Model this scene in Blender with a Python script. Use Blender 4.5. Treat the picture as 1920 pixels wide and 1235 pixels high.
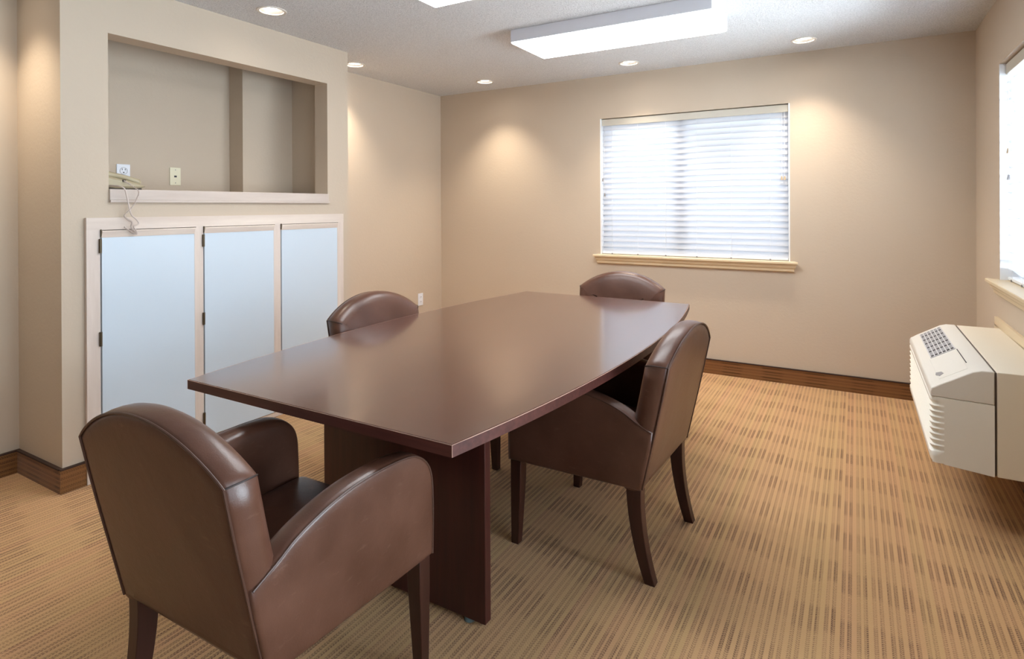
import bpy, bmesh, math, random
from mathutils import Vector, Matrix, noise

# ------------------------------------------------------------------ reset
for o in list(bpy.data.objects):
    bpy.data.objects.remove(o, do_unlink=True)
SC = bpy.context.scene
COL = SC.collection
PI = math.pi

# ------------------------------------------------------------------ camera
CAM_F = 1101.33            # focal length in pixels of the 1920 px wide frame
CAM_CY = 389.45            # row of the optical axis (the lens is shifted down)
CAM_H = 1.3157
yaw, pitch, roll = math.radians(30.2976), math.radians(-0.0906), math.radians(-0.2484)
fw = Vector((-math.sin(yaw) * math.cos(pitch), math.cos(yaw) * math.cos(pitch), math.sin(pitch)))
rt = Vector((math.cos(yaw), math.sin(yaw), 0))
up = rt.cross(fw)
rt2 = rt * math.cos(roll) + up * math.sin(roll)
up2 = rt2.cross(fw)
cam_data = bpy.data.cameras.new('camera')
cam_data.sensor_width = 36.0
cam_data.sensor_fit = 'HORIZONTAL'
cam_data.lens = CAM_F / 1920 * 36.0
cam_data.shift_y = -(617.5 - CAM_CY) / 1920
cam_data.clip_start = 0.02
cam = bpy.data.objects.new('camera', cam_data)
m3 = Matrix((rt2, up2, -fw)).transposed()
cam.matrix_world = Matrix.Translation((0, 0, CAM_H)) @ m3.to_4x4()
COL.objects.link(cam)
SC.camera = cam

# ------------------------------------------------------------------ room dimensions
H = 2.44
XL, XN, XR = -3.6277, -3.1751, 0.6736
YF, Y0 = 4.7814, -1.9
YN1, YN2 = 1.2944, 3.0797
WT = 0.14
WIN1 = (-1.9079, -0.4154, 0.8985, 2.0735)      # x0 x1 z0 z1 in the back wall
WIN2 = (2.585, 4.075, 0.905, 2.075)            # y0 y1 z0 z1 in the right wall
WIN_ADDED = (-0.9, 2.0, 0.30, 2.10)                # y0 y1 z0 z1, unseen window added in the right wall for daylight

# ------------------------------------------------------------------ world, daylight, exposure
SKY_STRENGTH = 1.9
WINDOW_LIGHT = 36
RIGHT_LIGHT = 135
FILL_LIGHT = 190  # added low lamp outside, aimed up to brighten the ceiling
TUBE = 6.2
CAN_W = 25
CAN_EMIT = 9
EXPOSURE = 1.4

world = bpy.data.worlds.new('sky')
SC.world = world
world.use_nodes = True
bg = world.node_tree.nodes['Background']
bg.inputs[0].default_value = (0.80, 0.89, 1.0, 1)
bg.inputs[1].default_value = SKY_STRENGTH


def area(name, loc, rot, sx, sy, w, col):
    l = bpy.data.lights.new(name, 'AREA')
    l.shape = 'RECTANGLE'
    l.size, l.size_y = sx, sy
    l.energy = w
    l.color = col
    o = bpy.data.objects.new(name, l)
    o.location, o.rotation_euler = loc, rot
    COL.objects.link(o)
    return o


# daylight arriving at the two windows from outside
area('daylight_back', ((WIN1[0] + WIN1[1]) / 2, YF + 0.75, 1.75), (math.radians(-80), 0, 0), 2.4, 1.8, WINDOW_LIGHT, (0.86, 0.93, 1.0))
# sky light on the right window, and an added low lamp that brightens the ceiling
area('daylight_right', (XR + 0.9, (WIN2[0] + WIN2[1]) / 2 + 0.45, 1.50), (0, math.radians(88), 0), 1.7, 1.7, RIGHT_LIGHT, (0.84, 0.92, 1.0))
fill_lamp = area('added_fill', (XR + 1.9, (WIN2[0] + WIN2[1]) / 2 - 0.30, 0.60), (0, 0, 0), 3.0, 3.0, FILL_LIGHT, (0.84, 0.92, 1.0))
fill_lamp.rotation_euler = Vector((-0.80, 0.30, 0.45)).to_track_quat('-Z', 'X').to_euler()

SC.view_settings.view_transform = 'Standard'
SC.view_settings.look = 'None'
SC.view_settings.gamma = 1.0
SC.view_settings.use_curve_mapping = False
SC.view_settings.exposure = EXPOSURE


# ------------------------------------------------------------------ helpers: colour and nodes
def srgb(r, g, b):
    f = lambda c: (c / 255 / 12.92) if c / 255 <= 0.04045 else ((c / 255 + 0.055) / 1.055) ** 2.4
    return (f(r), f(g), f(b), 1.0)


class NT:
    def __init__(self, name):
        self.m = bpy.data.materials.new(name)
        self.m.use_nodes = True
        self.t = self.m.node_tree
        self.n = self.t.nodes
        self.l = self.t.links
        self.b = self.n['Principled BSDF']
        self.out = self.n['Material Output']

    def node(self, kind, **kw):
        nd = self.n.new(kind)
        for k, v in kw.items():
            setattr(nd, k, v)
        return nd

    def put(self, sock, v):
        if isinstance(v, bpy.types.NodeSocket):
            self.l.new(v, sock)
        else:
            sock.default_value = v

    def math(self, op, a, b=None, c=None, clamp=False):
        nd = self.node('ShaderNodeMath', operation=op)
        nd.use_clamp = clamp
        self.put(nd.inputs[0], a)
        if b is not None:
            self.put(nd.inputs[1], b)
        if c is not None:
            self.put(nd.inputs[2], c)
        return nd.outputs[0]

    def mix(self, f, a, b, blend='MIX'):
        nd = self.node('ShaderNodeMix', data_type='RGBA', blend_type=blend)
        self.put(nd.inputs[0], f)
        self.put(nd.inputs[6], a)
        self.put(nd.inputs[7], b)
        return nd.outputs[2]

    def coords(self, kind='Object', scale=(1, 1, 1), rot=(0, 0, 0)):
        tc = self.node('ShaderNodeTexCoord')
        mp = self.node('ShaderNodeMapping')
        mp.inputs['Scale'].default_value = scale
        mp.inputs['Rotation'].default_value = rot
        self.l.new(tc.outputs[kind], mp.inputs['Vector'])
        return mp.outputs[0]

    def noise(self, vec, scale, detail=3, rough=0.5, out='Fac'):
        nd = self.node('ShaderNodeTexNoise')
        nd.inputs['Scale'].default_value = scale
        nd.inputs['Detail'].default_value = detail
        nd.inputs['Roughness'].default_value = rough
        if vec is not None:
            self.l.new(vec, nd.inputs['Vector'])
        return nd.outputs[out]

    def ramp(self, f, stops):
        nd = self.node('ShaderNodeValToRGB')
        e = nd.color_ramp.elements
        while len(e) < len(stops):
            e.new(0.5)
        for el, (p, c) in zip(e, stops):
            el.position = p
            el.color = c if len(c) == 4 else (*c, 1)
        self.put(nd.inputs[0], f)
        return nd.outputs[0]

    def bump(self, h, strength=0.2, dist=0.01):
        nd = self.node('ShaderNodeBump')
        nd.inputs['Strength'].default_value = strength
        nd.inputs['Distance'].default_value = dist
        self.put(nd.inputs['Height'], h)
        self.l.new(nd.outputs[0], self.b.inputs['Normal'])

    def base(self, v):
        self.put(self.b.inputs['Base Color'], v)

    def set(self, rough=0.5, metal=0.0, spec=0.5, coat=0.0, coat_rough=0.1):
        self.b.inputs['Roughness'].default_value = rough
        self.b.inputs['Metallic'].default_value = metal
        self.b.inputs['Specular IOR Level'].default_value = spec
        self.b.inputs['Coat Weight'].default_value = coat
        self.b.inputs['Coat Roughness'].default_value = coat_rough


def plain(name, col, rough=0.5, metal=0.0, spec=0.5, var=0.04, scale=6.0):
    t = NT(name)
    n = t.noise(t.coords(), scale, 3)
    dark = tuple(c * (1 - var * 2) for c in col[:3]) + (1,)
    t.base(t.mix(n, dark, tuple(min(1, c * (1 + var)) for c in col[:3]) + (1,)))
    t.set(rough, metal, spec)
    return t.m


def mat_wall(name, col):
    t = NT(name)
    v = t.coords()
    n = t.noise(v, 1.3, 2)
    t.base(t.mix(n, tuple(c * 0.96 for c in col[:3]) + (1,), col))
    t.set(0.62, 0, 0.3)
    h = t.noise(v, 55, 4, 0.6)
    t.bump(h, 0.16, 0.006)
    return t.m


def mat_ceiling():
    t = NT('popcorn_ceiling')
    v = t.coords()
    n1 = t.noise(v, 120, 4, 0.65)
    t.base(t.ramp(n1, [(0.30, srgb(224, 224, 224)), (0.60, srgb(254, 254, 254))]))
    t.set(0.9, 0, 0.1)
    t.bump(t.ramp(n1, [(0.4, (0, 0, 0)), (0.65, (1, 1, 1))]), 0.8, 0.010)
    return t.m


def stitch_carpet(name, along, base, dark, strength, pitch=0.0064, dash=0.0094, block=0.29, blockamp=1.0, across=None):
    """Woven loop carpet: fine columns of dark dashes running along one axis, in groups whose darkness swells in blocks."""
    t = NT(name)
    tc = t.node('ShaderNodeTexCoord')
    sx = t.node('ShaderNodeSeparateXYZ')
    t.l.new(tc.outputs['Object'], sx.inputs[0])
    ax = {'X': 0, 'Y': 1, 'Z': 2}
    V = sx.outputs[ax[along]]
    U = sx.outputs[ax[across]]
    M = t.math
    cu = M('DIVIDE', U, pitch)
    ci = M('FLOOR', cu)
    cf = M('FRACT', cu)
    gi = M('FLOOR', M('DIVIDE', ci, 7.0))
    gk = M('FLOORED_MODULO', ci, 7.0)
    pi_ = M('FLOOR', M('DIVIDE', ci, 3.5))

    def rnd(v, seed):
        w = t.node('ShaderNodeTexWhiteNoise', noise_dimensions='2D')
        cmb = t.node('ShaderNodeCombineXYZ')
        t.put(cmb.inputs[0], v)
        cmb.inputs[1].default_value = seed
        t.l.new(cmb.outputs[0], w.inputs['Vector'])
        return w.outputs['Value']
    # two pairs of dashed columns, then a plain band: 1 1 0 1 1 0 0
    blank2 = M('COMPARE', gk, 2.0, 0.4)
    isblank = M('MAXIMUM', M('GREATER_THAN', gk, 4.5), blank2)
    keep = M('SUBTRACT', 1.0, isblank)
    keep = M('MULTIPLY', keep, M('ADD', 0.55, M('MULTIPLY', rnd(ci, 3.7), 0.45)))
    # dashes, slanting alternately
    sl = M('SUBTRACT', M('MULTIPLY', M('FLOORED_MODULO', ci, 2.0), 2.0), 1.0)
    ph = M('ADD', M('ADD', M('DIVIDE', V, dash), M('MULTIPLY', M('MULTIPLY', sl, cf), 0.55)), rnd(ci, 9.1))
    ph = M('ADD', ph, M('MULTIPLY', t.noise(t.coords('Object'), 90, 1), 0.8))
    df = M('FRACT', ph)
    dd = M('ABSOLUTE', M('SUBTRACT', df, 0.5))
    du = M('ABSOLUTE', M('SUBTRACT', cf, 0.5))
    dm = M('SUBTRACT', 1.0, M('SMOOTH_MIN', 1.0, M('MULTIPLY', M('MAXIMUM', M('SUBTRACT', dd, 0.26), 0.0), 9.0), 0.1), clamp=True)
    um = M('SUBTRACT', 1.0, M('SMOOTH_MIN', 1.0, M('MULTIPLY', M('MAXIMUM', M('SUBTRACT', du, 0.36), 0.0), 8.0), 0.1), clamp=True)
    stitch = M('MULTIPLY', dm, um)
    # blocks along the run
    bp = M('ADD', M('DIVIDE', V, block), M('ADD', M('MULTIPLY', rnd(gi, 1.3), 0.18), M('MULTIPLY', gi, 0.035)))
    bs = M('SINE', M('MULTIPLY', bp, 2 * PI))
    bm = M('SUBTRACT', M('MULTIPLY', bs, 3.5), 0.4)
    bm = M('ADD', M('MULTIPLY', M('MINIMUM', M('MAXIMUM', bm, -1.0), 1.0), 0.5), 0.5)
    zone = t.noise(t.coords('Object'), 1.1, 2)
    zone = M('MULTIPLY', M('SUBTRACT', zone, 0.20), 2.7, clamp=True)
    gs = M('ADD', 0.40, M('MULTIPLY', rnd(pi_, 5.5), 0.60))
    bl = M('MULTIPLY', M('MULTIPLY', bm, zone), M('MULTIPLY', gs, blockamp))
    amt = M('MULTIPLY', M('MULTIPLY', stitch, keep), M('ADD', 0.52, M('MULTIPLY', bl, 0.48)))
    wash = M('MULTIPLY', M('MULTIPLY', bl, keep), 0.46)
    amt = M('MULTIPLY', M('MAXIMUM', amt, wash), strength, clamp=True)
    # slow colour drift of the pale yarn: rosy / straw
    hue = M('ADD', M('MULTIPLY', rnd(gi, 7.7), 0.55), M('MULTIPLY', t.noise(t.coords('Object', (1, 1, 1)), 2.3, 2), 0.45))
    b2 = t.mix(hue, tuple(c * k for c, k in zip(base[:3], (0.97, 1.0, 0.93))) + (1,), tuple(c * k for c, k in zip(base[:3], (1.03, 0.91, 0.97))) + (1,))
    fine = t.noise(t.coords('Object'), 420, 2)
    b2 = t.mix(M('MULTIPLY', fine, 0.22), b2, tuple(c * 0.55 for c in base[:3]) + (1,))
    d2 = t.mix(rnd(gi, 2.2), dark, tuple(c * k for c, k in zip(dark[:3], (1.25, 1.05, 0.95))) + (1,))
    t.base(t.mix(amt, b2, d2))
    t.set(0.95, 0, 0.08)
    t.b.inputs['Sheen Weight'].default_value = 0.15
    t.bump(M('ADD', M('MULTIPLY', stitch, 0.5), M('MULTIPLY', fine, 0.6)), 0.35, 0.004)
    return t.m


def mat_leather(name, lo, hi, rough=0.36):
    t = NT(name)
    v = t.coords()
    n = t.noise(v, 5.5, 4, 0.55)
    c = t.mix(t.ramp(n, [(0.3, (0, 0, 0)), (0.7, (1, 1, 1))]), lo, hi)
    # pale scuffs
    s = t.noise(t.coords('Object', (1.2, 1.6, 5), (0.3, 0.4, 0.5)), 14, 5, 0.62)
    c = t.mix(t.math('MULTIPLY', t.ramp(s, [(0.62, (0, 0, 0)), (0.74, (1, 1, 1))]), 0.16), c, srgb(150, 118, 100))
    t.base(c)
    t.set(rough, 0, 0.5)
    t.put(t.b.inputs['Roughness'], t.math('ADD', rough - 0.05, t.math('MULTIPLY', n, 0.16)))
    h1 = t.noise(v, 330, 3, 0.6)
    h2 = t.noise(v, 16, 4, 0.6)
    t.bump(t.math('ADD', t.math('MULTIPLY', h1, 0.22), h2), 0.10, 0.012)
    return t.m


def mat_wood(name, lo, hi, grain=(2.5, 40, 40), rough=0.35, spec=0.5, scale=1.0, contrast=(0.32, 0.68), bump=0.05):
    t = NT(name)
    v = t.coords('Object', grain)
    n = t.noise(v, scale, 6, 0.62)
    n2 = t.noise(t.coords('Object', tuple(g * 0.35 for g in grain)), scale, 3, 0.5)
    f = t.math('ADD', t.math('MULTIPLY', n, 0.65), t.math('MULTIPLY', n2, 0.35))
    c = t.ramp(f, [(contrast[0], lo), (contrast[1], hi)])
    t.base(c)
    t.set(rough, 0, spec)
    if bump:
        t.bump(n, bump, 0.003)
    return t.m


def mat_emit(name, col, strength):
    t = NT(name)
    t.n.remove(t.b)
    e = t.node('ShaderNodeEmission')
    e.inputs[0].default_value = col
    e.inputs[1].default_value = strength
    t.l.new(e.outputs[0], t.out.inputs[0])
    return t.m


def mat_glass():
    t = NT('window_glass')
    t.n.remove(t.b)
    tr = t.node('ShaderNodeBsdfTransparent')
    tr.inputs[0].default_value = (0.93, 0.96, 0.97, 1)
    gl = t.node('ShaderNodeBsdfGlossy')
    gl.inputs['Roughness'].default_value = 0.03
    fr = t.node('ShaderNodeFresnel')
    fr.inputs[0].default_value = 1.45
    mx = t.node('ShaderNodeMixShader')
    t.l.new(fr.outputs[0], mx.inputs[0])
    t.l.new(tr.outputs[0], mx.inputs[1])
    t.l.new(gl.outputs[0], mx.inputs[2])
    t.l.new(mx.outputs[0], t.out.inputs[0])
    return t.m


def mat_slat(name='blind_slat', through=0.30):
    t = NT(name)
    n = t.noise(t.coords(), 3, 2)
    t.base(t.mix(n, srgb(196, 198, 204), srgb(204, 206, 212)))
    t.set(0.45, 0, 0.4)
    tl = t.node('ShaderNodeBsdfTranslucent')
    tl.inputs[0].default_value = srgb(248, 246, 246)
    mx = t.node('ShaderNodeMixShader')
    mx.inputs[0].default_value = through
    t.l.new(t.b.outputs[0], mx.inputs[1])
    t.l.new(tl.outputs[0], mx.inputs[2])
    t.l.new(mx.outputs[0], t.out.inputs[0])
    return t.m


# ------------------------------------------------------------------ helpers: objects
def tag(o, label=None, cat=None, group=None, kind=None):
    if label:
        o['label'] = label
    if cat:
        o['category'] = cat
    if group:
        o['group'] = group
    if kind:
        o['kind'] = kind
    return o


def thing(name, label, cat, loc=(0, 0, 0), rotz=0.0, group=None):
    o = bpy.data.objects.new(name, None)
    o.empty_display_size = 0.1
    o.location = loc
    o.rotation_euler = (0, 0, rotz)
    COL.objects.link(o)
    return tag(o, label, cat, group)


def obj(name, bm, mat, parent=None, smooth=40, bevel=0.0, seg=2, kind=None, label=None):
    bmesh.ops.remove_doubles(bm, verts=bm.verts, dist=1e-6)
    bmesh.ops.recalc_face_normals(bm, faces=bm.faces)
    if smooth:
        lim = math.radians(smooth)
        for e in bm.edges:
            e.smooth = not (len(e.link_faces) == 2 and e.calc_face_angle(0) > lim)
        for f in bm.faces:
            f.smooth = True
    me = bpy.data.meshes.new(name)
    bm.to_mesh(me)
    bm.free()
    me.materials.append(mat)
    o = bpy.data.objects.new(name, me)
    COL.objects.link(o)
    if parent:
        o.parent = parent
    if bevel:
        md = o.modifiers.new('bevel', 'BEVEL')
        md.width = bevel
        md.segments = seg
        md.limit_method = 'ANGLE'
        md.angle_limit = math.radians(35)
        md.harden_normals = False
    if kind:
        o['kind'] = kind
    if label:
        o['label'] = label
    return o


def box(bm, x0, x1, y0, y1, z0, z1):
    vs = [bm.verts.new((x, y, z)) for x in (x0, x1) for y in (y0, y1) for z in (z0, z1)]
    for f in ((0, 1, 3, 2), (4, 6, 7, 5), (0, 4, 5, 1), (2, 3, 7, 6), (0, 2, 6, 4), (1, 5, 7, 3)):
        bm.faces.new([vs[i] for i in f])
    return vs


def boxes(*bs):
    bm = bmesh.new()
    for b in bs:
        box(bm, *b)
    return bm


def cyl(bm, c, r0, r1, z0, z1, seg=32, caps=(True, True), axis='Z'):
    def P(r, z, i):
        a = 2 * PI * i / seg
        u, v = r * math.cos(a), r * math.sin(a)
        if axis == 'Z':
            return (c[0] + u, c[1] + v, z)
        if axis == 'X':
            return (z, c[0] + u, c[1] + v)
        return (c[0] + u, z, c[1] + v)
    a = [bm.verts.new(P(r0, z0, i)) for i in range(seg)]
    b = [bm.verts.new(P(r1, z1, i)) for i in range(seg)]
    for i in range(seg):
        j = (i + 1) % seg
        bm.faces.new((a[i], a[j], b[j], b[i]))
    if caps[0]:
        bm.faces.new(a[::-1])
    if caps[1]:
        bm.faces.new(b)
    return bm


def tube(bm, pts, r, seg=8, closed=False):
    pts = [Vector(p) for p in pts]
    n = len(pts)
    rings = []
    nrm = None
    for i, p in enumerate(pts):
        if closed:
            t = pts[(i + 1) % n] - pts[i - 1]
        else:
            t = pts[min(i + 1, n - 1)] - pts[max(i - 1, 0)]
        if t.length < 1e-9:
            t = Vector((0, 0, 1))
        t.normalize()
        if nrm is None:
            nrm = t.orthogonal().normalized()
        nrm = (nrm - t * nrm.dot(t))
        if nrm.length < 1e-6:
            nrm = t.orthogonal()
        nrm.normalize()
        bn = t.cross(nrm)
        rr = r[i] if isinstance(r, (list, tuple)) else r
        rings.append([bm.verts.new(p + nrm * (rr * math.cos(2 * PI * k / seg)) + bn * (rr * math.sin(2 * PI * k / seg))) for k in range(seg)])
    m = n if closed else n - 1
    for i in range(m):
        a, b = rings[i], rings[(i + 1) % n]
        for k in range(seg):
            l = (k + 1) % seg
            bm.faces.new((a[k], a[l], b[l], b[k]))
    if not closed:
        bm.faces.new(rings[0][::-1])
        bm.faces.new(rings[-1])
    return bm


def catmull(pts, sub=6, closed=False):
    P = [Vector(p) for p in pts]
    n = len(P)
    out = []
    rng = n if closed else n - 1
    for i in range(rng):
        if closed:
            a, b, c, d = P[i - 1], P[i], P[(i + 1) % n], P[(i + 2) % n]
        else:
            a, b, c, d = P[max(i - 1, 0)], P[i], P[i + 1], P[min(i + 2, n - 1)]
        for k in range(sub):
            t = k / sub
            out.append(0.5 * ((2 * b) + (c - a) * t + (2 * a - 5 * b + 4 * c - d) * t * t + (3 * b - a - 3 * c + d) * t ** 3))
    if not closed:
        out.append(P[-1].copy())
    return out


def inset2(poly, d):
    """Move every corner of a closed 2-D outline inward by d along its averaged normal (outline counter-clockwise)."""
    n = len(poly)
    out = []
    for i in range(n):
        a, b, c = Vector(poly[i - 1]), Vector(poly[i]), Vector(poly[(i + 1) % n])
        e1, e2 = (b - a), (c - b)
        e1 = e1.normalized() if e1.length > 1e-9 else e2.normalized()
        e2 = e2.normalized() if e2.length > 1e-9 else e1
        n1, n2 = Vector((-e1.y, e1.x)), Vector((-e2.y, e2.x))
        m = n1 + n2
        if m.length < 1e-6:
            m = n1
        m.normalize()
        k = max(0.45, m.dot(n1))
        out.append(b + m * (d / k))
    return out


def slab(poly, layers, place):
    """Stack inset copies of an outline: layers = [(inset, depth)...]; place(u, v, w) -> 3-D point. Ends closed."""
    bm = bmesh.new()
    rings = []
    for d, w in layers:
        rings.append([bm.verts.new(place(p[0], p[1], w)) for p in inset2(poly, d)])
    n = len(poly)
    for a, b in zip(rings, rings[1:]):
        for i in range(n):
            j = (i + 1) % n
            bm.faces.new((a[i], a[j], b[j], b[i]))
    bm.faces.new(rings[0][::-1])
    bm.faces.new(rings[-1])
    return bm


def holed_wall(bm, us, vs, holes, place, thick):
    """A wall sheet of some thickness with rectangular holes: place(u, v, w) with w = 0 room side, w = thick far side."""
    us = sorted(set(us + [h[0] for h in holes] + [h[1] for h in holes]))
    vs = sorted(set(vs + [h[2] for h in holes] + [h[3] for h in holes]))

    def solid(i, j):
        if i < 0 or j < 0 or i >= len(us) - 1 or j >= len(vs) - 1:
            return False
        cu, cv = (us[i] + us[i + 1]) / 2, (vs[j] + vs[j + 1]) / 2
        return not any(h[0] < cu < h[1] and h[2] < cv < h[3] for h in holes)
    cache = {}

    def V(i, j, w):
        k = (i, j, w)
        if k not in cache:
            cache[k] = bm.verts.new(place(us[i], vs[j], w))
        return cache[k]
    for i in range(len(us) - 1):
        for j in range(len(vs) - 1):
            if not solid(i, j):
                continue
            for w in (0.0, thick):
                bm.faces.new((V(i, j, w), V(i + 1, j, w), V(i + 1, j + 1, w), V(i, j + 1, w)))
            if not solid(i - 1, j):
                bm.faces.new((V(i, j, 0.0), V(i, j + 1, 0.0), V(i, j + 1, thick), V(i, j, thick)))
            if not solid(i + 1, j):
                bm.faces.new((V(i + 1, j, 0.0), V(i + 1, j + 1, 0.0), V(i + 1, j + 1, thick), V(i + 1, j, thick)))
            if not solid(i, j - 1):
                bm.faces.new((V(i, j, 0.0), V(i + 1, j, 0.0), V(i + 1, j, thick), V(i, j, thick)))
            if not solid(i, j + 1):
                bm.faces.new((V(i, j + 1, 0.0), V(i + 1, j + 1, 0.0), V(i + 1, j + 1, thick), V(i, j + 1, thick)))
    return bm


def dup(root, loc, rotz, label=None):
    r = root.copy()
    COL.objects.link(r)
    r.location = loc
    r.rotation_euler = (0, 0, rotz)
    if label:
        r['label'] = label
    for ch in list(root.children):
        c = ch.copy()
        COL.objects.link(c)
        c.parent = r
        for g in list(ch.children):
            d = g.copy()
            COL.objects.link(d)
            d.parent = c
    return r


# ------------------------------------------------------------------ materials
M_WALL = mat_wall('painted_wall_tan', srgb(201, 185, 165))
M_CEIL = mat_ceiling()
M_CARPET = stitch_carpet('striped_loop_carpet', 'Y', srgb(202, 163, 116), srgb(78, 49, 37), 1.0, across='X')
M_BASE_X = stitch_carpet('carpet_cove_base_x', 'X', srgb(138, 98, 60), srgb(52, 35, 23), 1.0, across='Z', blockamp=1.6)
M_BASE_Y = stitch_carpet('carpet_cove_base_y', 'Y', srgb(138, 98, 60), srgb(52, 35, 23), 1.0, across='Z', blockamp=1.6)
M_BIND = plain('base_binding', srgb(58, 38, 28), 0.8)
M_LEATHER = mat_leather('brown_leather', srgb(76, 47, 35), srgb(98, 65, 51), 0.30)
M_PIPING = mat_leather('leather_piping', srgb(66, 42, 32), srgb(84, 56, 44), 0.4)
M_SEAM = plain('dark_seam', srgb(40, 24, 18), 0.6)  # dark brown of the chair seams and seat base
M_LEG = mat_wood('dark_leg_wood', srgb(46, 22, 17), srgb(66, 34, 26), (30, 30, 3), 0.35)
M_TOP = mat_wood('mahogany_laminate_top', srgb(76, 45, 36), srgb(98, 61, 48), (26, 1.6, 26), 0.20, contrast=(0.3, 0.7), bump=0.02)
M_TOP.node_tree.nodes['Principled BSDF'].inputs['Specular IOR Level'].default_value = 0.8
M_TOP.node_tree.nodes['Principled BSDF'].inputs['Coat Weight'].default_value = 0.6
M_TOP.node_tree.nodes['Principled BSDF'].inputs['Coat Roughness'].default_value = 0.13
M_EDGE_X = mat_wood('mahogany_edge_x', srgb(58, 28, 25), srgb(94, 52, 45), (3, 60, 60), 0.4, bump=0.03)
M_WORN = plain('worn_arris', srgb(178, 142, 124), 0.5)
M_PANEL = mat_wood('mahogany_panel', srgb(48, 18, 17), srgb(76, 34, 29), (26, 26, 1.6), 0.36)
M_GLIDE = plain('blue_grey_glide', srgb(92, 112, 116), 0.5)
M_MAPLE_Z = mat_wood('whitewashed_maple_upright', srgb(206, 190, 178), srgb(228, 216, 206), (18, 18, 2.0), 0.5, contrast=(0.3, 0.7))
M_MAPLE_Y = mat_wood('whitewashed_maple_rail', srgb(206, 190, 178), srgb(230, 218, 206), (18, 2.0, 18), 0.5, contrast=(0.3, 0.7))
M_LAMINATE = plain('white_laminate', srgb(206, 220, 232), 0.30, 0, 0.5, 0.01, 2)
M_HINGE = plain('antique_hinge', srgb(96, 84, 66), 0.4, 0.8)
M_GAP = plain('dark_gap', srgb(112, 100, 90), 0.8)
M_LEDGE = mat_wood('ledge_maple', srgb(190, 176, 166), srgb(208, 196, 186), (18, 2.0, 18), 0.5)
M_SILL = plain('sill_paint', srgb(222, 202, 168), 0.4, 0, 0.5, 0.02)
M_VINYL = plain('white_vinyl', srgb(238, 240, 242), 0.4, 0, 0.5, 0.01)
M_GLASS = mat_glass()
M_SLAT = mat_slat()
M_VALANCE = plain('blind_valance', srgb(196, 190, 176), 0.45, 0, 0.5, 0.01)
M_CORD = plain('blind_cord', srgb(232, 232, 232), 0.7)
M_TASSEL = plain('tassel_tan', srgb(196, 172, 140), 0.5)
M_TASSEL_G = plain('tassel_grey', srgb(150, 146, 146), 0.5)
M_PTAC = plain('air_conditioner_plastic', srgb(240, 237, 226), 0.42, 0, 0.5, 0.012, 3)
M_PTAC_TOP = plain('air_conditioner_top', srgb(228, 223, 212), 0.4, 0, 0.5, 0.01, 3)
M_SLEEVE = plain('air_conditioner_sleeve', srgb(232, 222, 202), 0.5, 0, 0.4, 0.012, 3)
M_DARK = plain('dark_void', srgb(44, 40, 40), 0.7)
M_GAPAC = plain('shadow_gap_brown', srgb(96, 84, 76), 0.7)
M_BLADE = plain('grille_blade_grey', srgb(158, 156, 158), 0.5)
M_VANE = plain('grille_vane', srgb(206, 204, 204), 0.45)
M_PLATE_W = plain('white_plate', srgb(232, 236, 244), 0.35, 0, 0.5, 0.005)
M_PLATE_I = plain('ivory_plate', srgb(228, 222, 194), 0.35, 0, 0.5, 0.005)
M_SLOT = plain('outlet_slot', srgb(58, 56, 60), 0.6)
M_PHONE = plain('beige_phone_plastic', srgb(172, 160, 132), 0.45, 0, 0.5, 0.02, 9)
M_PHONE_D = plain('phone_dark_base', srgb(66, 56, 46), 0.6)
M_PHONE_CORD = plain('phone_cord', srgb(206, 192, 184), 0.5)
M_METAL_W = plain('white_enamel_housing', srgb(222, 224, 232), 0.4, 0, 0.5, 0.01)
M_LENS = mat_emit('fluorescent_diffuser', (0.95, 0.975, 1.0, 1), TUBE)
M_CANRING = plain('white_trim_ring', srgb(220, 214, 204), 0.45, 0, 0.5, 0.01)
M_REFLECT = plain('satin_reflector', srgb(128, 124, 118), 0.45, 0.6, 0.5, 0.02)
M_BULB = mat_emit('downlight_lamp', (1.0, 0.93, 0.84, 1), CAN_EMIT)

# ------------------------------------------------------------------ the room shell
bm = boxes((XL - 0.4, XR + 0.3, Y0 - 0.2, YF + 0.2, -0.1, 0.0))
obj('floor', bm, M_CARPET, kind='structure', smooth=0)

CANS = [(-2.866, 4.432), (-1.53, 4.444), (-0.299, 4.449), (-3.40, 3.371), (-2.87, 2.205), (-3.40, 1.0)]
CAN_R = 0.068
bm = boxes((XL - 0.3, XR + 0.3, Y0 - 0.2, YF + 0.2, H, H + 0.16))
ceil = obj('ceiling', bm, M_CEIL, kind='structure', smooth=0)
cb = bmesh.new()
for (x, y) in CANS:
    cyl(cb, (x, y), CAN_R, CAN_R, H - 0.05, H + 0.09, 40)
cutter = obj('cutter', cb, M_CEIL, smooth=0)
md = ceil.modifiers.new('holes', 'BOOLEAN')
md.operation = 'DIFFERENCE'
md.solver = 'EXACT'
md.object = cutter
bpy.context.view_layer.update()
dg = bpy.context.evaluated_depsgraph_get()
newme = bpy.data.meshes.new_from_object(ceil.evaluated_get(dg))
ceil.modifiers.clear()
ceil.data = newme
newme.name = 'ceiling'
bpy.data.objects.remove(cutter, do_unlink=True)

# back wall with its window
bm = bmesh.new()
holed_wall(bm, [XL - 0.3, XR + WT], [0.0, H], [WIN1], lambda u, v, w: (u, YF + w, v), WT)
obj('wall_back', bm, M_WALL, kind='structure', smooth=0)
# right wall with its window and the added daylight opening
bm = bmesh.new()
holed_wall(bm, [Y0, YF], [0.0, H], [WIN2, WIN_ADDED], lambda u, v, w: (XR + w, u, v), WT)
obj('wall_right', bm, M_WALL, kind='structure', smooth=0)
# wall behind the camera
bm = bmesh.new()
holed_wall(bm, [XL - 0.3, XR + WT], [0.0, H], [], lambda u, v, w: (u, Y0 - w, v), WT)
obj('wall_front', bm, M_WALL, kind='structure', smooth=0)

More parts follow.
